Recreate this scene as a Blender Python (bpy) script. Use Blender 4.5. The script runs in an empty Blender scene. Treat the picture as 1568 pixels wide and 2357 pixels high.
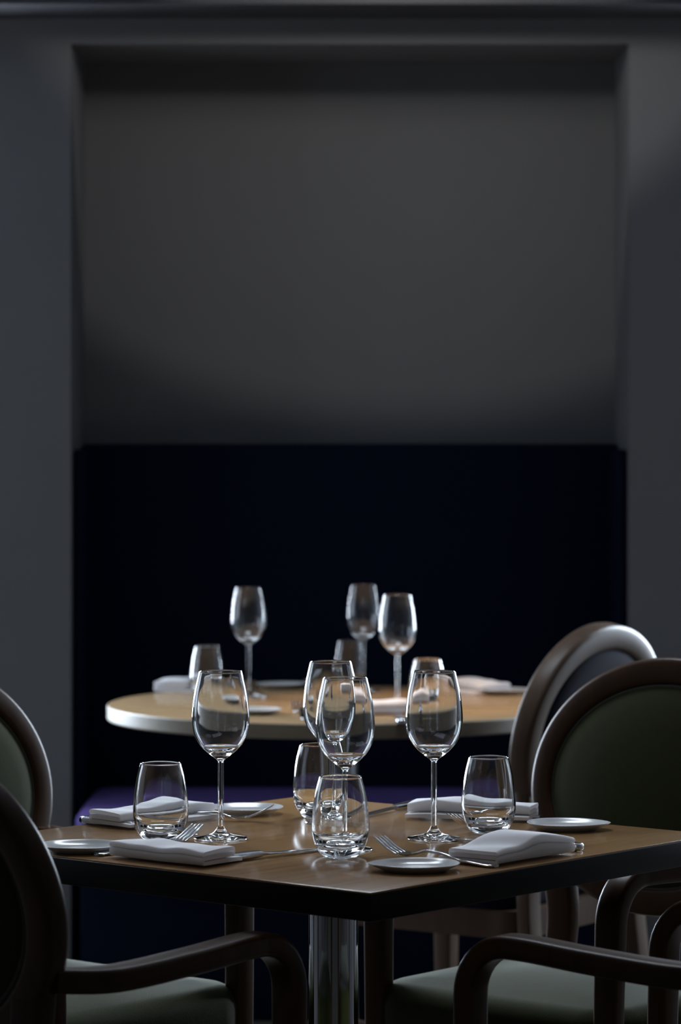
import bpy, bmesh, math, random
from mathutils import Vector, Matrix
random.seed(7)
sc = bpy.context.scene
COL = sc.collection
PI = math.pi
R = math.radians

# ------------------------------------------------------------------ camera, world, light
F_PX, HORIZON = 7602.0, 990.0          # focal length and horizon row, in pixels of the 1568 x 2357 frame
CAM_Z, TOP_Z = 1.3067, 0.75
cam_d = bpy.data.cameras.new('camera')
cam = bpy.data.objects.new('camera', cam_d); COL.objects.link(cam)
cam.location = (0, 0, CAM_Z); cam.rotation_euler = (R(90), 0, 0)
cam_d.sensor_fit = 'VERTICAL'; cam_d.sensor_height = 36; cam_d.sensor_width = 24
cam_d.lens = F_PX / 2357 * 36
cam_d.shift_y = -(1178.5 - HORIZON) / 2357
cam_d.dof.use_dof = True; cam_d.dof.focus_distance = 4.46; cam_d.dof.aperture_fstop = 6.0
cam_d.clip_end = 60
sc.camera = cam
vs = sc.view_settings
vs.view_transform = 'Standard'; vs.look = 'None'; vs.gamma = 1; vs.use_curve_mapping = False
vs.exposure = 0.0
sc.cycles.max_bounces = 20; sc.cycles.transmission_bounces = 20; sc.cycles.glossy_bounces = 8
sc.cycles.diffuse_bounces = 3; sc.cycles.sample_clamp_indirect = 6.0

w = bpy.data.worlds.new('world'); sc.world = w; w.use_nodes = True
w.node_tree.nodes['Background'].inputs[0].default_value = (0.5, 0.65, 0.9, 1)
w.node_tree.nodes['Background'].inputs[1].default_value = 0.3

def light(name, kind, loc, target, power, color, **kw):
    d = bpy.data.lights.new(name, kind); d.energy = power; d.color = color
    for k, v in kw.items(): setattr(d, k, v)
    o = bpy.data.objects.new(name, d); COL.objects.link(o); o.location = loc
    o.rotation_euler = (Vector(target) - Vector(loc)).to_track_quat('-Z', 'Y').to_euler()
    return o

ROOM_L, ROOM_R = -2.6, 2.7
WIN_L = (-2.50, -1.06, 0.62, 2.15)     # x0, x1, z0, z1 of the window left of the alcove
WIN_R = (1.32, 2.60, 0.62, 2.15)       # and of the one right of it
DAY = (0.74, 0.86, 1.0)
def daylight(name, win, power):
    x0, x1, z0, z1 = win
    o = light(name, 'AREA', ((x0+x1)/2, 7.70, (z0+z1)/2), (0, 0, 0), power, DAY, shape='RECTANGLE', size=x1-x0, size_y=z1-z0)
    o.rotation_euler = (R(-90), 0, 0)   # shines along -y, into the room
daylight('daylight_left_back_window', WIN_L, 370)
daylight('daylight_right_back_window', WIN_R, 360)
SIDE_L = (5.70, 6.70, 0.75, 2.10)      # y0, y1, z0, z1 of the small window in the left wall
sl = light('daylight_left_window', 'AREA', (ROOM_L-0.14, (SIDE_L[0]+SIDE_L[1])/2, (SIDE_L[2]+SIDE_L[3])/2), (0, 0, 0), 12, DAY, shape='RECTANGLE', size=SIDE_L[1]-SIDE_L[0], size_y=SIDE_L[3]-SIDE_L[2])
sl.rotation_euler = (R(90), 0, R(-90))
TOP_FILL = (-0.55, 0.45, 5.55, 6.35)         # x0, x1, y0, y1 of an unseen ceiling opening added for top light
rl = light('added_top_fill', 'AREA', ((TOP_FILL[0]+TOP_FILL[1])/2, (TOP_FILL[2]+TOP_FILL[3])/2, 2.95), ((TOP_FILL[0]+TOP_FILL[1])/2, (TOP_FILL[2]+TOP_FILL[3])/2 - 0.9, 0.75), 27, (0.80, 0.89, 1.0),
           shape='RECTANGLE', size=TOP_FILL[1]-TOP_FILL[0], size_y=TOP_FILL[3]-TOP_FILL[2])
rl.data.spread = R(120)  # unseen fill from above, added to brighten napkins and table tops
light('wall_washer', 'SPOT', (0.14, 6.75, 2.33), (0.14, 7.85, 2.526), 12.5, (1.0, 0.97, 0.95), spot_size=R(105), spot_blend=0.02, shadow_soft_size=0.05)
light('round_table_downlight', 'SPOT', (0.14, 6.6, 2.55), (0.14, 6.72, 0.75), 110, (1.0, 0.60, 0.28), spot_size=R(26), spot_blend=0.7, shadow_soft_size=0.03)
light('square_table_downlight', 'SPOT', (0.05, 3.1, 2.5), (0.0, 4.5, 0.75), 7, (1.0, 0.66, 0.36), spot_size=R(40), spot_blend=0.8, shadow_soft_size=0.03)

# ------------------------------------------------------------------ helpers
def table_pt(px, py, z=TOP_Z):
    d = F_PX * (CAM_Z - z) / (py - HORIZON)
    return ((px - 784) * d / F_PX, d)

def new_mesh(name, verts, faces, mat, angle=38, smooth=True):
    me = bpy.data.meshes.new(name); me.from_pydata([tuple(v) for v in verts], [], faces)
    bm = bmesh.new(); bm.from_mesh(me)
    bmesh.ops.recalc_face_normals(bm, faces=bm.faces); bm.to_mesh(me); bm.free()
    if smooth:
        me.shade_smooth(); me.set_sharp_from_angle(angle=R(angle))
    if mat: me.materials.append(mat)
    return me

def add(name, me, parent=None, loc=(0, 0, 0), rot=(0, 0, 0)):
    o = bpy.data.objects.new(name, me); COL.objects.link(o)
    o.location = loc; o.rotation_euler = rot
    if parent: o.parent = parent
    return o

def tag(o, label, cat, group=None, kind=None):
    if label: o['label'] = label
    if cat: o['category'] = cat
    if group: o['group'] = group
    if kind: o['kind'] = kind
    return o

def thing(name, label, cat, loc=(0, 0, 0), rz=0, group=None):
    o = bpy.data.objects.new(name, None); COL.objects.link(o)
    o.empty_display_size = 0.05
    o.location = loc; o.rotation_euler = (0, 0, rz)
    return tag(o, label, cat, group)

def dup(root, label, loc, rz, group=None, scale=1.0):
    r = root.copy(); COL.objects.link(r); r.location = loc; r.rotation_euler = (0, 0, rz); r.scale = (scale,)*3
    r['label'] = label
    if group: r['group'] = group
    for ch in list(root.children):
        c = ch.copy(); COL.objects.link(c); c.parent = r
        for g in ch.children:
            d = g.copy(); COL.objects.link(d); d.parent = c
    return r

def struct(name, me, loc=(0, 0, 0), rot=(0, 0, 0)):
    o = add(name, me, None, loc, rot); o['kind'] = 'structure'; return o

def boxes_mesh(name, boxes, mat, bevel=0.0, seg=2):
    """boxes: (x0,x1,y0,y1,z0,z1); one mesh"""
    bm = bmesh.new()
    for x0, x1, y0, y1, z0, z1 in boxes:
        m = Matrix.Translation(((x0+x1)/2, (y0+y1)/2, (z0+z1)/2)) @ Matrix.Diagonal((x1-x0, y1-y0, z1-z0, 1))
        bmesh.ops.create_cube(bm, size=1, matrix=m)
    if bevel:
        bmesh.ops.bevel(bm, geom=list(bm.edges), offset=bevel, segments=seg, profile=0.5, affect='EDGES')
    me = bpy.data.meshes.new(name); bm.to_mesh(me); bm.free()
    me.shade_smooth(); me.set_sharp_from_angle(angle=R(35))
    me.materials.append(mat); return me

def spline(pts, n):
    """Catmull-Rom through tuples of any dimension, n samples per span"""
    out = []; m = len(pts)
    for i in range(m-1):
        p0, p1, p2, p3 = pts[max(i-1, 0)], pts[i], pts[i+1], pts[min(i+2, m-1)]
        for k in range(n):
            t = k / n
            out.append(tuple(0.5*((2*b) + (c-a)*t + (2*a-5*b+4*c-d)*t*t + (3*b-a-3*c+d)*t**3) for a, b, c, d in zip(p0, p1, p2, p3)))
    out.append(tuple(pts[-1])); return out

def lathe(name, prof, mat, seg=96, angle=50):
    verts, faces, rings = [], [], []
    for r, z in prof:
        if r < 1e-6:
            rings.append([len(verts)]); verts.append((0, 0, z))
        else:
            rings.append(list(range(len(verts), len(verts)+seg)))
            verts += [(r*math.cos(2*PI*k/seg), r*math.sin(2*PI*k/seg), z) for k in range(seg)]
    for a, b in zip(rings, rings[1:]):
        for k in range(seg):
            k2 = (k+1) % seg
            if len(a) == 1 and len(b) == 1: continue
            if len(a) == 1: faces.append((a[0], b[k2], b[k]))
            elif len(b) == 1: faces.append((a[k], a[k2], b[0]))
            else: faces.append((a[k], a[k2], b[k2], b[k]))
    return verts, faces

def lathe_mesh(name, prof, mat, seg=96, angle=50, recalc=True):
    v, f = lathe(name, prof, mat, seg)
    if recalc: return new_mesh(name, v, f, mat, angle)
    me = bpy.data.meshes.new(name); me.from_pydata(v, [], f)
    me.shade_smooth(); me.set_sharp_from_angle(angle=R(angle)); me.materials.append(mat); return me

def loft(name, rings, mat, closed=False, caps=True, angle=40):
    """rings: lists of points of equal length (each ring closed)"""
    n = len(rings[0]); verts = [p for r in rings for p in r]; faces = []
    m = len(rings)
    for i in range(m if closed else m-1):
        j = (i+1) % m
        for k in range(n):
            k2 = (k+1) % n
            faces.append((i*n+k, i*n+k2, j*n+k2, j*n+k))
    if caps and not closed:
        faces.append(tuple(range(n-1, -1, -1))); faces.append(tuple((m-1)*n+k for k in range(n)))
    return new_mesh(name, verts, faces, mat, angle)

def rrect(a, b, r, n=4):
    """rounded rectangle cross-section, half sizes a, b"""
    out = []
    for cx, cy, a0 in ((a-r, b-r, 0), (-a+r, b-r, 90), (-a+r, -b+r, 180), (a-r, -b+r, 270)):
        for k in range(n+1):
            t = R(a0 + 90*k/n); out.append((cx + r*math.cos(t), cy + r*math.sin(t)))
    return out

def sweep(name, path, sect, mat, up=(1, 0, 0), closed=False, scales=None, angle=40):
    """section's first axis runs along `up`, the second perpendicular to it and the path"""
    P = [Vector(p) for p in path]; rings = []
    n = len(P); U = Vector(up).normalized()
    for i in range(n):
        a = P[(i-1) % n] if (closed or i > 0) else P[i]
        b = P[(i+1) % n] if (closed or i < n-1) else P[i]
        t = (b-a).normalized(); side = U.cross(t).normalized(); u = t.cross(side).normalized()
        s = scales[i] if scales else (1, 1)
        rings.append([tuple(P[i] + u*x*s[0] + side*y*s[1]) for x, y in sect])
    return loft(name, rings, mat, closed, True, angle)

# ------------------------------------------------------------------ materials
def mat(name, color, rough=0.5, metal=0.0, coat=0.0, noise=None, bump=0.0, bscale=200, sheen=0.0, spec=0.5):
    m = bpy.data.materials.new(name); m.use_nodes = True
    nt = m.node_tree; b = nt.nodes['Principled BSDF']
    b.inputs['Base Color'].default_value = (*color, 1); b.inputs['Roughness'].default_value = rough
    b.inputs['Metallic'].default_value = metal; b.inputs['Coat Weight'].default_value = coat
    b.inputs['Coat Roughness'].default_value = 0.12
    b.inputs['Sheen Weight'].default_value = sheen
    b.inputs['Specular IOR Level'].default_value = spec
    tc = nt.nodes.new('ShaderNodeTexCoord')
    amt, sca = noise if noise else (0.12, 30)
    nz = nt.nodes.new('ShaderNodeTexNoise'); nz.inputs['Scale'].default_value = sca; nz.inputs['Detail'].default_value = 3
    nt.links.new(tc.outputs['Object'], nz.inputs['Vector'])
    mx = nt.nodes.new('ShaderNodeMix'); mx.data_type = 'RGBA'
    mx.inputs[6].default_value = tuple(c*(1-amt) for c in color) + (1,)
    mx.inputs[7].default_value = tuple(min(1, c*(1+amt)) for c in color) + (1,)
    nt.links.new(nz.outputs['Fac'], mx.inputs[0]); nt.links.new(mx.outputs[2], b.inputs['Base Color'])
    if bump:
        n2 = nt.nodes.new('ShaderNodeTexNoise'); n2.inputs['Scale'].default_value = bscale; n2.inputs['Detail'].default_value = 4
        nt.links.new(tc.outputs['Object'], n2.inputs['Vector'])
        bp = nt.nodes.new('ShaderNodeBump'); bp.inputs['Strength'].default_value = bump; bp.inputs['Distance'].default_value = 0.002
        nt.links.new(n2.outputs['Fac'], bp.inputs['Height']); nt.links.new(bp.outputs[0], b.inputs['Normal'])
    return m

def wood(name, dark, lightc, rough=0.35, coat=0.0, coat_rough=0.2, stretch=(2.5, 40, 40), rz=0, bump=0.04, spec=0.5):
    m = bpy.data.materials.new(name); m.use_nodes = True
    nt = m.node_tree; b = nt.nodes['Principled BSDF']
    tc = nt.nodes.new('ShaderNodeTexCoord'); mp = nt.nodes.new('ShaderNodeMapping')
    mp.inputs['Scale'].default_value = stretch; mp.inputs['Rotation'].default_value = (0, 0, rz)
    nt.links.new(tc.outputs['Object'], mp.inputs['Vector'])
    nz = nt.nodes.new('ShaderNodeTexNoise'); nz.inputs['Scale'].default_value = 1.6; nz.inputs['Detail'].default_value = 5
    nz.inputs['Roughness'].default_value = 0.62; nz.inputs['Distortion'].default_value = 0.5
    nt.links.new(mp.outputs[0], nz.inputs['Vector'])
    cr = nt.nodes.new('ShaderNodeValToRGB')
    cr.color_ramp.elements[0].position = 0.32; cr.color_ramp.elements[0].color = (*dark, 1)
    cr.color_ramp.elements[1].position = 0.68; cr.color_ramp.elements[1].color = (*lightc, 1)
    nt.links.new(nz.outputs['Fac'], cr.inputs[0]); nt.links.new(cr.outputs[0], b.inputs['Base Color'])
    b.inputs['Roughness'].default_value = rough; b.inputs['Specular IOR Level'].default_value = spec
    b.inputs['Coat Weight'].default_value = coat; b.inputs['Coat Roughness'].default_value = coat_rough
    n2 = nt.nodes.new('ShaderNodeTexNoise'); n2.inputs['Scale'].default_value = 6; n2.inputs['Detail'].default_value = 3
    nt.links.new(mp.outputs[0], n2.inputs['Vector'])
    bp = nt.nodes.new('ShaderNodeBump'); bp.inputs['Strength'].default_value = bump; bp.inputs['Distance'].default_value = 0.001
    nt.links.new(n2.outputs['Fac'], bp.inputs['Height']); nt.links.new(bp.outputs[0], b.inputs['Normal'])
    nt.links.new(bp.outputs[0], b.inputs['Coat Normal'])
    return m

def glass_mat(name):
    m = bpy.data.materials.new(name); m.use_nodes = True
    nt = m.node_tree; nt.nodes.remove(nt.nodes['Principled BSDF'])
    g = nt.nodes.new('ShaderNodeBsdfGlass'); g.inputs['IOR'].default_value = 1.5; g.inputs['Roughness'].default_value = 0.0
    tc = nt.nodes.new('ShaderNodeTexCoord'); nz = nt.nodes.new('ShaderNodeTexNoise'); nz.inputs['Scale'].default_value = 40
    nt.links.new(tc.outputs['Object'], nz.inputs['Vector'])
    cr = nt.nodes.new('ShaderNodeValToRGB')
    cr.color_ramp.elements[0].color = (0.985, 0.99, 0.995, 1); cr.color_ramp.elements[1].color = (0.995, 1, 1, 1)
    nt.links.new(nz.outputs['Fac'], cr.inputs[0]); nt.links.new(cr.outputs[0], g.inputs['Color'])
    nt.links.new(g.outputs[0], nt.nodes['Material Output'].inputs[0])
    return m

def pane_mat(name):
    m = bpy.data.materials.new(name); m.use_nodes = True
    nt = m.node_tree; nt.nodes.remove(nt.nodes['Principled BSDF'])
    t = nt.nodes.new('ShaderNodeBsdfTransparent'); g = nt.nodes.new('ShaderNodeBsdfGlossy'); g.inputs['Roughness'].default_value = 0.02
    f = nt.nodes.new('ShaderNodeFresnel'); f.inputs[0].default_value = 1.45
    mx = nt.nodes.new('ShaderNodeMixShader')
    nt.links.new(f.outputs[0], mx.inputs[0]); nt.links.new(t.outputs[0], mx.inputs[1]); nt.links.new(g.outputs[0], mx.inputs[2])
    nt.links.new(mx.outputs[0], nt.nodes['Material Output'].inputs[0])
    return m

def linen_mat(name, color, trans):
    m = mat(name, color, 0.9, noise=(0.03, 300), bump=0.12, bscale=1500)
    nt = m.node_tree; b = nt.nodes['Principled BSDF']
    b.inputs['Specular IOR Level'].default_value = 0.2
    tr = nt.nodes.new('ShaderNodeBsdfTranslucent'); tr.inputs[0].default_value = (*color, 1)
    mx = nt.nodes.new('ShaderNodeMixShader'); mx.inputs[0].default_value = trans
    nt.links.new(b.outputs[0], mx.inputs[1]); nt.links.new(tr.outputs[0], mx.inputs[2])
    nt.links.new(mx.outputs[0], nt.nodes['Material Output'].inputs[0])
    return m

M = dict(
    wall=mat('grey_wall_paint', (0.13, 0.132, 0.135), 0.85, noise=(0.04, 6), bump=0.05, bscale=120, spec=0.2),
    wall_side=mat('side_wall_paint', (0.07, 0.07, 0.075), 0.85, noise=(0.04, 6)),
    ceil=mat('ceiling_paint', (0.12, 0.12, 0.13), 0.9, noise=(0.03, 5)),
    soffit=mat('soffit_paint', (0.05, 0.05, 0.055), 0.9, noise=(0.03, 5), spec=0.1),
    floor=mat('dark_carpet', (0.09, 0.075, 0.065), 0.95, noise=(0.3, 120), bump=0.3, bscale=400),
    white=mat('white_frame_paint', (0.6, 0.6, 0.62), 0.5),
    navy=mat('navy_leather', (0.002, 0.005, 0.017), 0.7, noise=(0.15, 40), bump=0.08, bscale=250, spec=0.08),
    purple=mat('purple_velvet', (0.075, 0.053, 0.18), 0.85, noise=(0.2, 60), bump=0.15, bscale=400, spec=0.1),
    purple_dark=mat('dark_purple_fabric', (0.004, 0.004, 0.012), 0.9, noise=(0.2, 60), bump=0.15, bscale=400, spec=0.1),
    green=mat('olive_green_fabric', (0.023, 0.025, 0.006), 0.9, noise=(0.18, 90), bump=0.25, bscale=700, sheen=0.06, spec=0.1),
    piping=mat('olive_piping', (0.035, 0.04, 0.025), 0.8),
    black=mat('black_lacquer_edge', (0.003, 0.003, 0.004), 0.5, spec=0.15),
    chrome=mat('polished_chrome', (0.50, 0.51, 0.53), 0.04, 1.0, noise=(0.03, 12)),
    steel=mat('stainless_cutlery_steel', (0.62, 0.63, 0.65), 0.16, 1.0, noise=(0.06, 60)),
    porcelain=mat('grey_white_porcelain', (0.46, 0.47, 0.47), 0.22, coat=0.0, noise=(0.02, 20)),
    linen=linen_mat('white_linen', (0.84, 0.83, 0.84), 0.35),
    base=mat('dark_iron_base', (0.03, 0.03, 0.03), 0.4, 0.6),
    glass=glass_mat('clear_glass'), pane=pane_mat('window_glass'),
    oak=wood('oak_table_top', (0.21, 0.112, 0.042), (0.30, 0.172, 0.072), 0.165, 0.0, 0.10, (2.5, 46, 20), rz=R(-50), spec=0.5),
    oak_round=wood('oak_round_top', (0.25, 0.165, 0.085), (0.34, 0.225, 0.12), 0.22, 0.0, 0.22, (2.5, 46, 20), spec=0.3),
    oak_edge=wood('oak_edge_band', (0.125, 0.100, 0.068), (0.165, 0.135, 0.092), 0.5, 0.1, 0.3, (6, 6, 60)),
    chair=wood('beech_chair_frame', (0.034, 0.017, 0.009), (0.052, 0.026, 0.013), 0.33, 0.0, 0.25, (18, 18, 4), spec=0.11),
    chair_pale=wood('pale_beech_chair_frame', (0.050, 0.032, 0.021), (0.070, 0.046, 0.032), 0.38, 0.0, 0.3, (18, 18, 4), spec=0.12),
)

# ------------------------------------------------------------------ room
Y_BACK, Y_PIER, Y_SOF, H_CEIL, H_SOF, H_LINTEL = 7.85, 7.45, 7.19, 2.62, 2.235, 2.178
AX0, AX1 = -0.6086, 0.652              # alcove opening
Y_FRONT = -1.4
struct('floor', boxes_mesh('floor', [(ROOM_L-0.3, ROOM_R+0.3, Y_FRONT-0.2, Y_BACK+0.2, -0.1, 0)], M['floor']))
struct('ceiling', boxes_mesh('ceiling', [(ROOM_L-0.3, TOP_FILL[0], Y_FRONT-0.2, Y_SOF, H_CEIL, 3.0), (TOP_FILL[1], ROOM_R+0.3, Y_FRONT-0.2, Y_SOF, H_CEIL, 3.0),
                                         (TOP_FILL[0], TOP_FILL[1], Y_FRONT-0.2, TOP_FILL[2], H_CEIL, 3.0), (TOP_FILL[0], TOP_FILL[1], TOP_FILL[3], Y_SOF, H_CEIL, 3.0)], M['ceil']))
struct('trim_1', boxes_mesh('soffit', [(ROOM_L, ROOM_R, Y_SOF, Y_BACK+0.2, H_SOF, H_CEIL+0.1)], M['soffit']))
struct('wall_back', boxes_mesh('wall_back', [(AX0-0.05, AX1+0.05, Y_BACK, Y_BACK+0.15, 0, H_SOF)], M['wall']))
def window_wall(name, wname, xa, xb, win):
    x0, x1, z0, z1 = win
    struct(name, boxes_mesh(name, [(xa, x0, Y_PIER, Y_BACK+0.15, 0, H_SOF), (x1, xb, Y_PIER, Y_BACK+0.15, 0, H_SOF),
                                   (x0, x1, Y_PIER, Y_BACK+0.15, 0, z0), (x0, x1, Y_PIER, Y_BACK+0.15, z1, H_SOF)], M['wall']))
    yf, t, n = Y_PIER+0.12, 0.05, 2
    wf = struct(wname, boxes_mesh('window_frame', [(x0, x0+t, yf-0.025, yf+0.025, z0, z1), (x1-t, x1, yf-0.025, yf+0.025, z0, z1),
                                                   (x0+t, x1-t, yf-0.025, yf+0.025, z0, z0+t), (x0+t, x1-t, yf-0.025, yf+0.025, z1-t, z1)], M['white'], 0.004))
    for k in range(1, n):
        xx = x0 + (x1-x0)*k/n
        add('mullion', boxes_mesh('mullion', [(xx-0.025, xx+0.025, yf-0.02, yf+0.02, z0+t, z1-t)], M['white'], 0.003), wf)
    for k in range(n):
        a = x0 + t if k == 0 else x0 + (x1-x0)*k/n + 0.025
        b = x1 - t if k == n-1 else x0 + (x1-x0)*(k+1)/n - 0.025
        me = new_mesh('pane', [(a, yf, z0+t), (b, yf, z0+t), (b, yf, z1-t), (a, yf, z1-t)], [(0, 1, 2, 3)], M['pane'], smooth=False)
        add('pane', me, wf)
window_wall('wall_back_left', 'window_1', ROOM_L, AX0, WIN_L)
window_wall('wall_back_right', 'window_2', AX1, ROOM_R, WIN_R)
struct('wall_back_lintel', boxes_mesh('lintel', [(AX0, AX1, Y_PIER, Y_BACK, H_LINTEL, H_SOF)], M['wall']))
struct('wall_front', boxes_mesh('wall_front', [(ROOM_L-0.3, ROOM_R+0.3, Y_FRONT-0.15, Y_FRONT, 0, H_CEIL)], M['wall_side']))
struct('baseboard_left', boxes_mesh('baseboard', [(ROOM_L, AX0, Y_PIER-0.015, Y_PIER, 0, 0.11)], M['black'], 0.003))
struct('baseboard_right', boxes_mesh('baseboard', [(AX1, ROOM_R, Y_PIER-0.015, Y_PIER, 0, 0.11)], M['black'], 0.003))

y0, y1, z0, z1 = SIDE_L
struct('wall_left', boxes_mesh('wall_left', [(ROOM_L-0.2, ROOM_L, Y_FRONT-0.15, y0, 0, H_CEIL), (ROOM_L-0.2, ROOM_L, y1, Y_BACK+0.15, 0, H_CEIL),
                                             (ROOM_L-0.2, ROOM_L, y0, y1, 0, z0), (ROOM_L-0.2, ROOM_L, y0, y1, z1, H_CEIL)], M['wall_side']))
xf = ROOM_L - 0.08
sw_ = struct('window_4', boxes_mesh('window_frame', [(xf-0.025, xf+0.025, y0, y0+0.05, z0, z1), (xf-0.025, xf+0.025, y1-0.05, y1, z0, z1),
                                                     (xf-0.025, xf+0.025, y0+0.05, y1-0.05, z0, z0+0.05), (xf-0.025, xf+0.025, y0+0.05, y1-0.05, z1-0.05, z1)], M['white'], 0.004))
add('pane', new_mesh('pane', [(xf, y0+0.05, z0+0.05), (xf, y1-0.05, z0+0.05), (xf, y1-0.05, z1-0.05), (xf, y0+0.05, z1-0.05)], [(0, 1, 2, 3)], M['pane'], smooth=False), sw_)
struct('wall_right', boxes_mesh('wall_right', [(ROOM_R, ROOM_R+0.15, Y_FRONT-0.15, Y_BACK+0.15, 0, H_CEIL)], M['wall_side']))
# glazing of the added top-light opening: frame, bar, two panes
xm = (TOP_FILL[0]+TOP_FILL[1])/2
sk = struct('added_fill_opening', boxes_mesh('fill_opening_frame', [(TOP_FILL[0], TOP_FILL[0]+0.05, TOP_FILL[2], TOP_FILL[3], 2.80, 2.86), (TOP_FILL[1]-0.05, TOP_FILL[1], TOP_FILL[2], TOP_FILL[3], 2.80, 2.86),
                                                    (TOP_FILL[0]+0.05, TOP_FILL[1]-0.05, TOP_FILL[2], TOP_FILL[2]+0.05, 2.80, 2.86), (TOP_FILL[0]+0.05, TOP_FILL[1]-0.05, TOP_FILL[3]-0.05, TOP_FILL[3], 2.80, 2.86)], M['white'], 0.004))
add('mullion', boxes_mesh('fill_opening_bar', [(xm-0.025, xm+0.025, TOP_FILL[2]+0.05, TOP_FILL[3]-0.05, 2.80, 2.86)], M['white'], 0.004), sk)
for a, b in ((TOP_FILL[0]+0.05, xm-0.025), (xm+0.025, TOP_FILL[1]-0.05)):
    add('pane', new_mesh('pane', [(a, TOP_FILL[2]+0.05, 2.83), (b, TOP_FILL[2]+0.05, 2.83), (b, TOP_FILL[3]-0.05, 2.83), (a, TOP_FILL[3]-0.05, 2.83)], [(0, 1, 2, 3)], M['pane'], smooth=False), sk)

# ------------------------------------------------------------------ banquette in the alcove
def outline_rr(a, b, r, n=8):
    return rrect(a, b, r, n)

def cushion(name, a, b, r, z0, z1, m, dome=0.012, edge=0.02, seg=8):
    """rounded block with a domed top; half sizes a, b"""
    rings = []
    H = z1 - z0
    prof = [(edge*0.6, z0), (0.15*edge, z0+0.25*edge), (0, z0+edge*0.8)]
    k = 6
    for i in range(k+1):
        t = i/k*PI/2
        prof.append((edge*(1-math.cos(t)), z1-edge+edge*math.sin(t)))
    for i in range(1, 6):
        s = i/6
        prof.append((edge + (min(a, b)-edge)*0.97*s, z1 + dome*(1-(1-s)**2)))
    for ins, z in prof:
        rr = max(r-ins, 0.004) if ins < r else max(0.004, min(a-ins, b-ins)*0.5)
        rr = min(rr, a-ins-1e-4, b-ins-1e-4)
        rings.append([(x, y, z) for x, y in rrect(a-ins, b-ins, max(rr, 1e-4), seg)])
    return loft(name, rings, m)

bq = thing('banquette', 'built-in banquette with tall navy back and purple seat behind the round table', 'banquette', (0, 7.5, 0))
BW0, BW1 = AX0+0.004, AX1-0.004
bh = CAM_Z - 32*7.76/F_PX
add('back_panel', boxes_mesh('back_panel', [(BW0, BW1, 0.23, 0.345, 0.0, bh)], M['navy'], 0.008, 3), bq)
add('side_panel', boxes_mesh('side_panel', [(BW0, BW0+0.018, 0.0, 0.229, 0.0, bh-0.012)], M['navy'], 0.003), bq)
add('side_panel', boxes_mesh('side_panel', [(BW1-0.018, BW1, 0.0, 0.229, 0.0, bh-0.012)], M['navy'], 0.003), bq)
add('plinth', boxes_mesh('plinth', [(BW0+0.03, BW1-0.03, -0.20, 0.228, 0.0, 0.37)], M['navy'], 0.005), bq)
sw = (BW1-BW0)/2 - 0.002 - 0.018
s_o = add('seat', cushion('bench_seat', sw, 0.26, 0.07, 0.372, 0.475, M['purple'], 0.006, 0.035), bq, ((BW0+BW1)/2, -0.034, 0))
s_o['label'] = 'purple upholstered bench cushion'

# ------------------------------------------------------------------ tables
TCX, TCY, TROT = -0.0098, 4.503, R(5)
HS = 0.375
tb = thing('square_table', 'square oak table with black edges on a chrome column, in front', 'table', (TCX, TCY, 0), TROT+R(45))
TH = 0.036
me = boxes_mesh('tabletop', [(-HS+0.0012, HS-0.0012, -HS+0.0012, HS-0.0012, TOP_Z-0.006, TOP_Z)], M['oak'], 0.0012, 2)
add('tabletop', me, tb)
add('edge_band', boxes_mesh('edge_band', [(-HS, HS, -HS, HS, TOP_Z-TH, TOP_Z-0.0022)], M['black'], 0.0015, 2), tb)['label'] = 'black lacquered table edge'
add('column', lathe_mesh('column', [(0, TOP_Z-TH-0.008), (0.034, TOP_Z-TH-0.008), (0.034, 0.02), (0, 0.02)], M['chrome'], 64), tb)
add('mounting_plate', lathe_mesh('mounting_plate', [(0, TOP_Z-TH-0.0003), (0.11, TOP_Z-TH-0.0003), (0.11, TOP_Z-TH-0.008), (0, TOP_Z-TH-0.008)], M['base'], 48), tb)
add('foot_plate', lathe_mesh('foot_plate', [(0, 0.0), (0.24, 0.0), (0.24, 0.008), (0.20, 0.014), (0.05, 0.02), (0, 0.02)], M['chrome'], 64), tb)

RTX, RTY, RTR = 0.0, 6.73, 0.475
rt = thing('round_table', 'round pale oak table on a chrome column, in the background', 'table', (RTX, RTY, 0), 0)
add('tabletop', lathe_mesh('round_top', [(0, TOP_Z), (RTR-0.004, TOP_Z), (RTR-0.0025, TOP_Z-0.0006), (RTR-0.0025, TOP_Z-0.003), (0, TOP_Z-0.003)], M['oak_round'], 128, 30), rt)
eb = [(RTR-0.0024, TOP_Z-0.0006), (RTR-0.001, TOP_Z-0.001), (RTR, TOP_Z-0.0025), (RTR, TOP_Z-0.027), (RTR-0.003, TOP_Z-0.03), (0, TOP_Z-0.03), (0, TOP_Z-0.0035), (RTR-0.0024, TOP_Z-0.0035)]
add('edge_band', lathe_mesh('round_edge', eb, M['oak_edge'], 128, 30), rt)
add('column', lathe_mesh('round_column', [(0, TOP_Z-0.0305), (0.038, TOP_Z-0.0305), (0.038, 0.02), (0, 0.02)], M['chrome'], 64), rt)
add('foot_plate', lathe_mesh('round_foot', [(0, 0.0), (0.25, 0.0), (0.25, 0.008), (0.20, 0.014), (0.05, 0.02), (0, 0.02)], M['chrome'], 64), rt)

# ------------------------------------------------------------------ chairs
LEAN = R(11); BCY, BCZ = -0.235, 0.755      # centre of the oval back
OA, OB = 0.245, 0.20                         # outer half width and height
def lean(p):
    x, y, z = p
    dz = z - BCZ
    return (x, BCY + (y-BCY) - math.sin(LEAN)*dz, BCZ + math.cos(LEAN)*dz)

def oval(a, b, n, y=BCY):
    return [lean((a*math.cos(2*PI*k/n), y, BCZ + b*math.sin(2*PI*k/n))) for k in range(n)]

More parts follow.
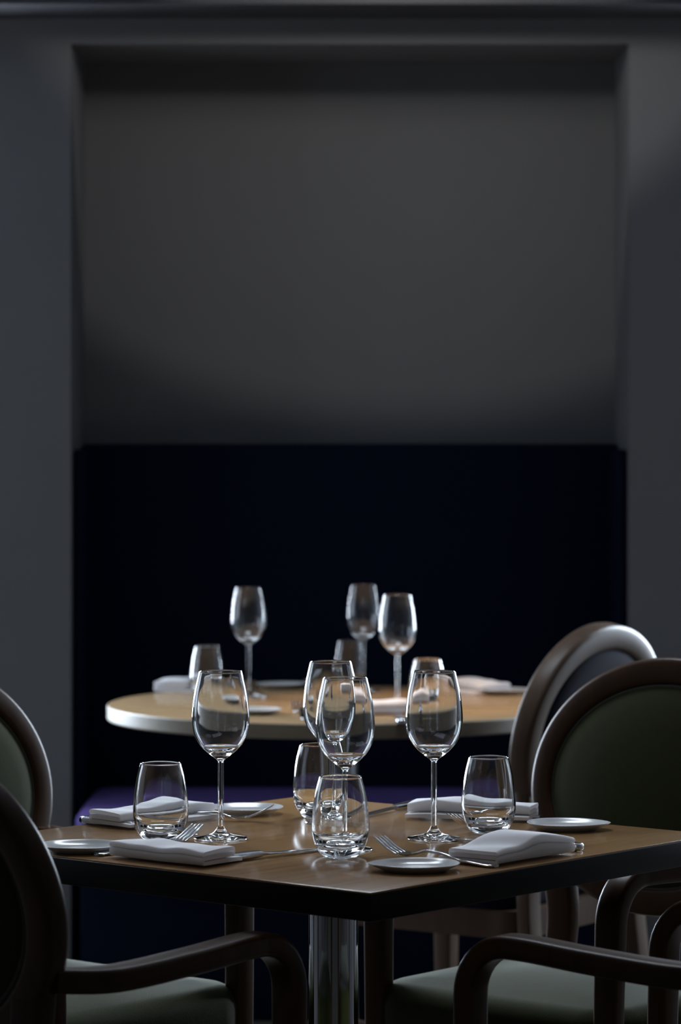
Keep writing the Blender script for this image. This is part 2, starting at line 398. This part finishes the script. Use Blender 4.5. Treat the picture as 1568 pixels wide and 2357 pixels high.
def back_parts(root, wood_m, fab_m, pip_m, rw=0.021, rd=0.019):
    n = 96
    c = math.cos(LEAN); s = math.sin(LEAN)
    add('back_frame', sweep('back_frame', oval(OA-rw, OB-rw, n), rrect(rd, rw, 0.009, 3), wood_m, up=(0, c, s), closed=True), root)
    rings = []
    ia, ib = OA-2*rw+0.002, OB-2*rw+0.002
    prof = [(1.0, -0.010), (0.985, -0.014), (0.93, -0.019), (0.8, -0.022), (0.55, -0.025), (0.25, -0.027), (0.02, -0.0275)]
    prof = prof[::-1] + [(1.0, 0.008), (0.985, 0.013), (0.93, 0.019), (0.8, 0.025), (0.55, 0.030), (0.25, 0.032), (0.02, 0.0325)]
    for sc_, dy in prof: rings.append(oval(ia*sc_, ib*sc_, 72, BCY+dy))
    pan = add('back_panel', loft('back_panel', rings, fab_m, angle=60), root)
    for dy in (0.013, -0.013):
        ring = oval(ia-0.003, ib-0.003, 72, BCY+dy)
        add('piping', sweep('piping', ring, [(0.003*math.cos(t*PI/3), 0.003*math.sin(t*PI/3)) for t in range(6)], pip_m, up=(0, c, s), closed=True), pan)

def rear_leg(root, s, wood_m):
    za = 0.66
    ax = (OA-0.021)*math.sqrt(1-((za-BCZ)/(OB-0.021))**2)
    q = lean((s*(ax-0.003), BCY, za))
    pts = spline([(s*0.205, -0.275, 0.0), (s*0.198, -0.245, 0.22), (s*0.190, -0.222, 0.44), (s*0.184, -0.222, 0.54), (s*0.192, -0.226, 0.60), q], 6)
    m = len(pts)
    scl = [(1.0 + 0.15*(i/m), 0.82 + 0.35*max(0, i/m-0.45)) for i in range(m)]
    add('leg', sweep('rear_leg', pts, rrect(0.022, 0.016, 0.006, 3), wood_m, up=(1, 0, 0), scales=scl), root)

def make_armchair(label):
    t = thing('armchair', label, 'chair', group='olive armchairs around the square table')
    back_parts(t, M['chair'], M['green'], M['piping'])
    for s in (-1, 1):
        rear_leg(t, s, M['chair'])
        za = 0.674
        ax = (OA-0.012)*math.sqrt(1-((za-BCZ)/(OB-0.012))**2)
        q = lean((s*ax, BCY+0.004, za))
        rad = 0.065
        pts = spline([q, (s*0.226, -0.13, 0.668), (s*0.224, 0.0, 0.671), (s*0.216, 0.10, 0.675), (s*0.2125, 0.205-rad, 0.675)], 6)
        for k in range(1, 10):
            a = k/9*PI/2
            pts.append((s*(0.2125-0.0015*k/9), 0.205-rad+rad*math.sin(a), 0.675-rad+rad*math.cos(a)))
        pts += [(s*0.209, 0.207, 0.5), (s*0.207, 0.207, 0.25), (s*0.205, 0.205, 0.0)]
        m = len(pts)
        scl = [(1.0 if i < m-3 else 1.0 - 0.06*(i-m+4), 1.0) for i in range(m)]
        add('arm', sweep('arm', pts, rrect(0.021, 0.0145, 0.007, 3), M['chair'], up=(1, 0, 0), scales=scl), t)
    se = add('seat', cushion('seat_cushion', 0.232, 0.228, 0.075, 0.405, 0.488, M['green'], 0.016, 0.034), t, (0, -0.002, 0))
    # the cushion sits between the arms: narrower box of rails beneath it
    rail = [(x, y) for x, y in rrect(0.185, 0.195, 0.04, 5)]
    rings = [[(x, y, 0.345) for x, y in rail], [(x, y, 0.404) for x, y in rail],
             [(x*0.9, y*0.9, 0.404) for x, y in rail], [(x*0.9, y*0.9, 0.345) for x, y in rail]]
    add('seat_rail', loft('seat_rail', rings, M['chair'], closed=True), t)
    return t

def make_side_chair(label):
    t = thing('side_chair', label, 'chair', group='chairs at the round table')
    back_parts(t, M['chair_pale'], M['purple_dark'], M['purple_dark'], 0.023, 0.021)
    for s in (-1, 1):
        rear_leg(t, s, M['chair_pale'])
        pts = [(s*0.190, 0.19, 0.0), (s*0.187, 0.19, 0.2), (s*0.184, 0.188, 0.345), (s*0.183, 0.187, 0.440)]
        add('leg', sweep('front_leg', pts, rrect(0.019, 0.019, 0.005, 3), M['chair_pale'], up=(1, 0, 0), scales=[(0.8, 0.8), (0.9, 0.9), (1, 1), (1, 1)]), t)
        add('stretcher', sweep('stretcher', [(s*0.193, -0.225, 0.20), (s*0.190, 0.175, 0.20)], rrect(0.010, 0.010, 0.004, 2), M['chair_pale'], up=(1, 0, 0)), t)
    add('seat', cushion('side_seat', 0.215, 0.205, 0.06, 0.442, 0.482, M['purple_dark'], 0.012, 0.018), t, (0, 0.012, 0))
    rail = [(x, y) for x, y in rrect(0.205, 0.212, 0.05, 6)]
    rings = [[(x, y, 0.39) for x, y in rail], [(x, y, 0.441) for x, y in rail],
             [(x*0.9, y*0.9, 0.441) for x, y in rail], [(x*0.9, y*0.9, 0.39) for x, y in rail]]
    add('seat_rail', loft('side_seat_rail', rings, M['chair_pale'], closed=True), t)
    return t

def chair_pose(ang_out, r, c=(TCX, TCY), twist=0, w=0):
    o = (math.cos(ang_out), math.sin(ang_out)); tn = (-o[1], o[0])
    return (c[0]+r*o[0]+w*tn[0], c[1]+r*o[1]+w*tn[1], 0), ang_out + PI/2 + twist

armchair = make_armchair('olive armchair at right behind the square table, its oval back facing the camera')
loc, rz = chair_pose(R(50), 0.560); armchair.location = loc; armchair.rotation_euler = (0, 0, rz)
G = 'olive armchairs around the square table'
loc, rz = chair_pose(R(140), 0.565)
dup(armchair, 'olive armchair at far left, green oval back cut by the left frame edge', loc, rz, G)
loc, rz = chair_pose(R(230), 0.540)
dup(armchair, 'dark armchair seen from behind in the left foreground, one arm under the table', loc, rz, G)
loc, rz = chair_pose(R(-40), 0.605)
dup(armchair, 'armchair in the right foreground of which only the wooden arms show', loc, rz, G)
sch = make_side_chair('pale wooden side chair with dark purple oval back at the round table')
oang = math.atan2(-0.56, 0.83)
sx, sy = 0.455 - 0.235*math.cos(oang), 6.08 - 0.235*math.sin(oang)
sch.location = (sx, sy, 0); sch.rotation_euler = (0, 0, oang + PI/2)

# ------------------------------------------------------------------ glasses
def wine_glass_meshes():
    outer = [(0.0040, 0.1045), (0.0052, 0.1078), (0.0125, 0.1135), (0.0208, 0.1200), (0.0290, 0.1288), (0.0359, 0.141),
             (0.0387, 0.153), (0.0394, 0.165), (0.0381, 0.183), (0.0356, 0.2016), (0.0322, 0.217), (0.0297, 0.2280)]
    o = spline(outer, 6)
    inner = []
    for k in range(len(o)-1, -1, -1):
        (ra, za), (rb, zb) = o[max(0, k-1)], o[min(len(o)-1, k+1)]
        tx, tz = rb-ra, zb-za; ln = math.hypot(tx, tz)
        th = 0.0013 + 0.0007*min(1, max(0, (0.222-o[k][1])/0.06))
        r_, z_ = o[k][0] - tz/ln*th, o[k][1] + tx/ln*th
        if r_ < 0.0245 and o[k][1] < 0.15: break
        inner.append((r_, z_))
    i = inner + spline([(0.0235, 0.1272), (0.0175, 0.1242), (0.0090, 0.1226), (0.0, 0.1222)], 5)
    rim = [(0.0295, 0.2284), (0.0291, 0.2287), (0.0287, 0.2284)]
    bowl_prof = [(r, z) for r, z in o] + rim + [(max(r, 0), z) for r, z in i]
    stem = [(0.00395, 0.0185), (0.0038, 0.03), (0.0040, 0.06), (0.0041, 0.085), (0.0040, 0.1000), (0.0040, 0.1045)]
    stem = spline(stem, 6)
    foot = [(0.0, 0.0006), (0.02, 0.0006), (0.0340, 0.0), (0.0358, 0.0003), (0.03665, 0.0012), (0.0362, 0.0022)]
    foot2 = spline([(0.0362, 0.0022), (0.0300, 0.0034), (0.0200, 0.0054), (0.0120, 0.0082), (0.0072, 0.0125), (0.0048, 0.0165), (0.00395, 0.0185)], 5)
    foot_prof = foot + foot2[1:]
    return (lathe_mesh('wine_bowl', bowl_prof, M['glass'], 96, 60, False), lathe_mesh('wine_stem', stem, M['glass'], 48, 60, False),
            lathe_mesh('wine_foot', foot_prof, M['glass'], 96, 60, False))
wb, wst, wf = wine_glass_meshes()

def make_wine_glass(label, loc, group):
    t = thing('wine_glass', label, 'wine glass', loc, random.uniform(0, 6), group)
    add('bowl', wb, t); add('stem', wst, t); add('foot', wf, t)
    return t

def tumbler_mesh():
    outer = spline([(0.0225, 0.0012), (0.0262, 0.0042), (0.0305, 0.0098), (0.0342, 0.0175), (0.0368, 0.0280), (0.0378, 0.0395), (0.0372, 0.0510),
                    (0.0355, 0.0675), (0.0328, 0.0850), (0.0278, 0.1043)], 6)
    inner = spline([(0.0258, 0.1043), (0.0307, 0.0850), (0.0333, 0.0675), (0.0348, 0.0510), (0.0351, 0.0395), (0.0336, 0.0300),
                    (0.0294, 0.0222), (0.0225, 0.0172), (0.0120, 0.0148), (0.0, 0.0142)], 6)
    rim = [(0.0275, 0.1049), (0.0268, 0.1051), (0.0261, 0.1049)]
    base = [(0.0, 0.0022), (0.012, 0.0018), (0.0185, 0.0004), (0.0205, 0.0), (0.0218, 0.0004)]
    return lathe_mesh('tumbler', base + outer + rim + inner, M['glass'], 96, 60, False)
tum = tumbler_mesh()
def make_tumbler(label, loc, group):
    o = add('water_tumbler', tum, None, loc, (0, 0, random.uniform(0, 6)))
    return tag(o, label, 'glass', group)

Z = TOP_Z + 0.0002
GW, GT = 'wine glasses on the square table', 'water tumblers on the square table'
for lab, x, d in (('left stemmed wine glass on the square table, right of the leftmost tumbler', -0.1630, 4.493),
                  ('right stemmed wine glass on the square table, left of the rightmost tumbler', 0.1272, 4.493),
                  ('rear centre wine glass on the square table, overlapped by the one in front', -0.0138, 4.682),
                  ('front centre wine glass standing right behind the front tumbler', 0.0063, 4.376)):
    make_wine_glass(lab, (x, d, Z), GW)
for lab, x, d in (('leftmost water tumbler on the square table, behind the fork tines', -0.2440, 4.483),
                  ('rightmost water tumbler on the square table, behind a folded napkin', 0.2047, 4.565),
                  ('rear water tumbler half hidden behind the centre wine glasses', -0.0310, 4.747),
                  ('front water tumbler nearest the table corner, a wine stem showing through', 0.0, 4.310)):
    make_tumbler(lab, (x, d, Z), GT)
GW2, GT2 = 'wine glasses on the round table', 'water tumblers on the round table'
for lab, x, d in (('blurred wine glass on the round table, leftmost of its three', -0.192, 6.89),
                  ('blurred wine glass on the round table, middle and farthest of its three', 0.048, 7.02),
                  ('blurred wine glass on the round table, rightmost of its three', 0.1134, 6.58)):
    make_wine_glass(lab, (x, d, Z), GW2)
for lab, x, d in (('blurred tumbler on the round table at far left beside a napkin', -0.279, 6.91),
                  ('blurred tumbler on the round table, middle one behind the wine glasses', 0.0187, 7.10),
                  ('blurred tumbler on the round table seen through the right wine glass', 0.172, 6.516)):
    make_tumbler(lab, (x, d, Z), GT2)

# ------------------------------------------------------------------ plates
def plate_mesh():
    def egg(s, z, off=0.0):
        pts = []
        for k in range(72):
            p = 2*PI*k/72
            c, n = math.cos(p), math.sin(p)
            tip = 1 + off*max(0, c)**3
            pts.append((0.057*s*c*tip, 0.0490*s*n*(1-0.20*c*abs(c)), z*0.62))
        return pts
    prof = [(0.05, 0.0016, 0), (0.60, 0.0014, 0), (0.635, 0.0, 0), (0.665, 0.0, 0), (0.70, 0.0022, 0), (0.80, 0.0060, 0.01), (0.90, 0.0098, 0.02), (0.97, 0.0134, 0.04),
            (0.995, 0.0152, 0.05), (1.0, 0.0163, 0.05), (0.985, 0.0170, 0.05), (0.95, 0.0160, 0.04), (0.88, 0.0122, 0.02), (0.80, 0.0088, 0.01), (0.72, 0.0062, 0), (0.62, 0.0050, 0), (0.35, 0.0046, 0), (0.05, 0.0045, 0)]
    return loft('plate', [egg(s, z, o) for s, z, o in prof], M['porcelain'], angle=60)
plm = plate_mesh()
def plate(label, x, d, rz, group):
    return tag(add('side_plate', plm, None, (x, d, Z), (0, 0, rz)), label, 'plate', group)
GP = 'side plates on the square table'
plate('pale side plate nearest the camera, at the front table corner', 0.0938, 4.172, R(184), GP)
plate('pale side plate at right rear of the square table, beside a napkin', 0.3170, 4.605, R(-6), GP)
plate('pale side plate at the rear of the square table, behind a fork', -0.1400, 4.795, R(178), GP)
plate('pale side plate at far left of the square table, partly behind the chair', -0.3405, 4.362, R(4), GP)
GP2 = 'side plates on the round table'
plate('blurred side plate at the front left of the round table', -0.172, 6.48, R(170), GP2)
plate('blurred side plate at the right end of the round table', 0.352, 6.97, R(0), GP2)
plate('blurred side plate at the back of the round table', -0.127, 7.13, R(30), GP2)

# ------------------------------------------------------------------ cutlery (tail at origin, tip along +x)
def make_fork_meshes():
    def zc(s): 
        pts = [(0.0, 0.0022), (0.25, 0.0045), (0.48, 0.0105), (0.60, 0.0115), (0.69, 0.0055), (0.75, 0.0028), (0.82, 0.0050), (0.90, 0.0115), (1.0, 0.0225)]
        for (a, za), (b, zb) in zip(pts, pts[1:]):
            if s <= b + 1e-9:
                t = (s-a)/(b-a); t = t*t*(3-2*t) if (a < 0.6 or a == 0.69) and b < 0.8 else t
                return za + (zb-za)*t
        return pts[-1][1]
    L = 0.200
    def strip(name, s0, s1, n, wfun, cy=0.0, th=0.0013, dip=0.0):
        rings = []
        for i in range(n+1):
            s = s0 + (s1-s0)*i/n; w = wfun(s); t = th
            ring = []
            for u, v in rrect(1, 1, 0.45, 2):
                ring.append((L*s, cy + u*w, zc(s) + v*t + dip*(u*u)))
            rings.append(ring)
        return loft(name, rings, M['steel'], angle=50)
    def wh(s):
        pts = [(0, 0.0045), (0.015, 0.0085), (0.06, 0.0100), (0.18, 0.0090), (0.40, 0.0052), (0.55, 0.0034), (0.66, 0.0036), (0.70, 0.0060)]
        for (a, wa), (b, wb_) in zip(pts, pts[1:]):
            if s <= b + 1e-9: return wa + (wb_-wa)*(s-a)/(b-a)
        return pts[-1][1]
    handle = strip('fork_handle', 0, 0.70, 40, wh, th=0.0018)
    def whd(s):
        t = (s-0.70)/0.08
        return 0.0060 + 0.0058*min(1, max(0, t))**0.7
    head = strip('fork_head', 0.70, 0.805, 10, whd, dip=0.0012)
    tines = []
    for k in range(4):
        cy = (k-1.5)*0.0064
        tines.append(strip('fork_tine', 0.80, 1.0, 10, lambda s: 0.0021*(1 - 0.45*max(0, (s-0.9)/0.1)), cy, 0.0011))
    return handle, head, tines
fh, fhead, ftines = make_fork_meshes()
def fork(label, tail, tip, group):
    a = math.atan2(tip[1]-tail[1], tip[0]-tail[0])
    t = thing('fork', label, 'fork', (tail[0], tail[1], Z+0.0002), a, group)
    add('handle', fh, t); add('head', fhead, t)
    for m in ftines: add('tine', m, t)
    return t

def make_knife_meshes():
    rings = []
    for s, w, th in ((0, 0.0050, 0.0028), (0.002, 0.0085, 0.0048), (0.010, 0.0100, 0.0056), (0.045, 0.0090, 0.0054), (0.080, 0.0070, 0.0050), (0.096, 0.0060, 0.0046), (0.100, 0.0054, 0.0036)):
        rings.append([(s, u*w, 0.0057 + v*th) for u, v in rrect(1, 1, 0.7, 4)])
    h = loft('knife_handle', rings, M['steel'], angle=50)
    rings = []
    for s, y0, y1, th in ((0.099, -0.0042, 0.0042, 0.0022), (0.104, -0.0042, 0.0040, 0.0020), (0.110, -0.0080, 0.0048, 0.0013), (0.150, -0.0105, 0.0054, 0.0011), (0.190, -0.0108, 0.0056, 0.0009),
                          (0.208, -0.0085, 0.0054, 0.0008), (0.218, -0.0045, 0.0048, 0.0007), (0.223, 0.0005, 0.0035, 0.0005)):
        c, hw = (y0+y1)/2, (y1-y0)/2
        rings.append([(s, c+u*hw, 0.0052 - 0.0035*max(0, (s-0.11)/0.11) + v*th) for u, v in rrect(1, 1, 0.5, 2)])
    b = loft('knife_blade', rings, M['steel'], angle=50)
    return h, b
kh, kb = make_knife_meshes()
def knife(label, tail, tip, group):
    a = math.atan2(tip[1]-tail[1], tip[0]-tail[0])
    t = thing('table_knife', label, 'knife', (tail[0], tail[1], Z), a, group)
    add('handle', kh, t); add('blade', kb, t)
    return t
GF, GK = 'forks on the square table', 'knives on the square table'
fork('fork at left front of the square table, tines rising past a napkin', table_pt(222, 1971), (-0.2030, 4.457), GF)
fork('fork behind the front side plate, tines raised to the left', table_pt(1143, 1998), (0.0520, 4.334), GF)
fork('fork at left rear of the square table, tines raised before a side plate', (-0.295, 4.722), (-0.097, 4.700), GF)
fork('fork at right rear of the square table, mostly hidden under a napkin', table_pt(1238, 1882), (0.165, 4.602), GF)
knife('knife at left front of the square table, blade pointing at the front tumbler', table_pt(474, 1992), table_pt(736, 1957), GK)
knife('knife at right front of the square table, lying under a napkin', table_pt(1340, 1960), table_pt(1055, 1937), GK)
knife('knife at right rear of the square table, blade pointing left', table_pt(985, 1853), table_pt(805, 1889), GK)
knife('knife at left rear of the square table, passing behind the leftmost tumbler', table_pt(190, 1895), table_pt(462, 1925), GK)
GF2, GK2 = 'cutlery on the round table', 'cutlery on the round table'
fork('blurred fork at the front of the round table, left of centre', (-0.065, 6.335), (-0.085, 6.52), GF2)
knife('blurred knife at the front of the round table beside a napkin', table_pt(925, 1668), table_pt(905, 1632), GK2)
knife('blurred shiny knife at the back of the round table', table_pt(735, 1566), table_pt(655, 1585), GK2)
fork('blurred fork at the left of the round table beside a napkin', table_pt(560, 1577), table_pt(590, 1607), GF2)

# ------------------------------------------------------------------ napkins
def napkin_mesh(name, L, flap, puff, seed, skew=0.0, lift=None, W=0.105, zs=1.25):
    rnd = random.Random(seed)
    path = [(0.052+flap, 0.0022)]
    N = 14
    for k in range(N+1): path.append((0.050 - 0.100*k/N, 0.0026))
    def arc(cx, cz, r, a0, a1, n=6):
        return [(cx + r*math.cos(R(a0+(a1-a0)*k/n)), cz + r*math.sin(R(a0+(a1-a0)*k/n))) for k in range(1, n+1)]
    path += arc(-0.050, 0.0026+0.0028, 0.0028, 270, 90)
    for k in range(1, N+1): path.append((-0.050 + 0.094*k/N, 0.0082))
    path += arc(0.044, 0.0082+0.0030, 0.0030, -90, 90)
    for k in range(1, N+1): path.append((0.044 - 0.093*k/N, 0.0142))
    path += arc(-0.049, 0.0142-0.0050, 0.0050, 90, 150, 4)
    th = 0.0022
    P = [Vector((u, z)) for u, z in path]; n = len(P)
    left, right = [], []
    for i in range(n):
        a, b = P[max(0, i-1)], P[min(n-1, i+1)]
        t = (b-a).normalized(); nn = Vector((-t[1], t[0]))
        left.append(P[i]+nn*th); right.append(P[i]-nn*th)
    verts, faces = [], []
    S = 26
    ph = [rnd.uniform(0, 6) for _ in range(4)]
    for j in range(S+1):
        v = (j/S - 0.5)
        for q in (left, right):
            for p in q:
                u, z = p
                u = u*W/0.105; z *= zs
                k = max(0.0, z)/(0.0165*zs)
                bulge = puff*k*(math.cos(v*2.6+ph[0]*0.1))*max(0.4, 1-(u/(W*0.57))**2*0.6)
                rip = 0.0011*k*math.sin(9*v+ph[1]+u*25) + 0.0008*k*math.sin(17*v+ph[2]-u*40)
                if lift: bulge += k*lift[0]*math.exp(-((v-lift[1])/0.24)**2)
                edge = 0.0016*math.sin(22*u+ph[3])*(1 if abs(v) > 0.4 else 0)
                fl = (1 - 0.55*max(0, (u-0.055)/0.03)) if flap else 1
                verts.append((u + skew*v*L*k + 0.0015*math.sin(6*v+ph[2]), v*L*fl + edge, max(0.0003, z + bulge + rip)))
    m = 2*n
    for j in range(S):
        for i in range(n-1):
            a, b = j*m, (j+1)*m
            faces.append((a+i, a+i+1, b+i+1, b+i)); faces.append((a+n+i, b+n+i, b+n+i+1, a+n+i+1))
        for i in (0, n-1):
            faces.append((j*m+i, (j+1)*m+i, (j+1)*m+n+i, j*m+n+i))
    for j in (0, S):
        for i in range(n-1): faces.append((j*m+i, j*m+i+1, j*m+n+i+1, j*m+n+i))
    return new_mesh(name, verts, faces, M['linen'], 60)
def napkin(label, x, d, rz, me, group, z=0.0):
    return tag(add('folded_napkin', me, None, (x, d, Z+z), (0, 0, rz)), label, 'napkin', group)
GN = 'folded napkins on the square table'
napkin('folded white napkin at left front, lying across fork and knife', -0.217, 4.266, R(50), napkin_mesh('napkin', 0.165, 0.02, 0.003, 1, W=0.062, zs=1.05), GN, 0.003)
napkin('folded white napkin at right front, humped over a knife', 0.222, 4.292, R(140), napkin_mesh('napkin', 0.168, 0.02, 0.003, 2, lift=(0.012, -0.10), W=0.078, zs=1.05), GN, 0.003)
napkin('folded white napkin at right rear, partly seen through the rightmost tumbler', 0.190, 4.738, R(-103), napkin_mesh('napkin', 0.178, 0.02, 0.004, 3, lift=(0.004, -0.25), W=0.062, zs=1.05), GN, 0.003)
napkin('folded white napkin at left rear, partly seen through the leftmost tumbler', -0.266, 4.692, R(-45), napkin_mesh('napkin', 0.180, 0.03, 0.003, 4, lift=(0.004, 0.3), W=0.066, zs=1.05), GN, 0.003)
GN2 = 'folded napkins on the round table'
nm = napkin_mesh('napkin', 0.15, 0.02, 0.007, 5, W=0.08)
napkin('blurred white napkin at the left of the round table', -0.325, 7.08, R(-30), nm, GN2)
napkin('blurred white napkin at the right of the round table', 0.285, 7.03, R(215), nm, GN2)
napkin('blurred white napkin at the front of the round table', 0.085, 6.49, R(92), nm, GN2)
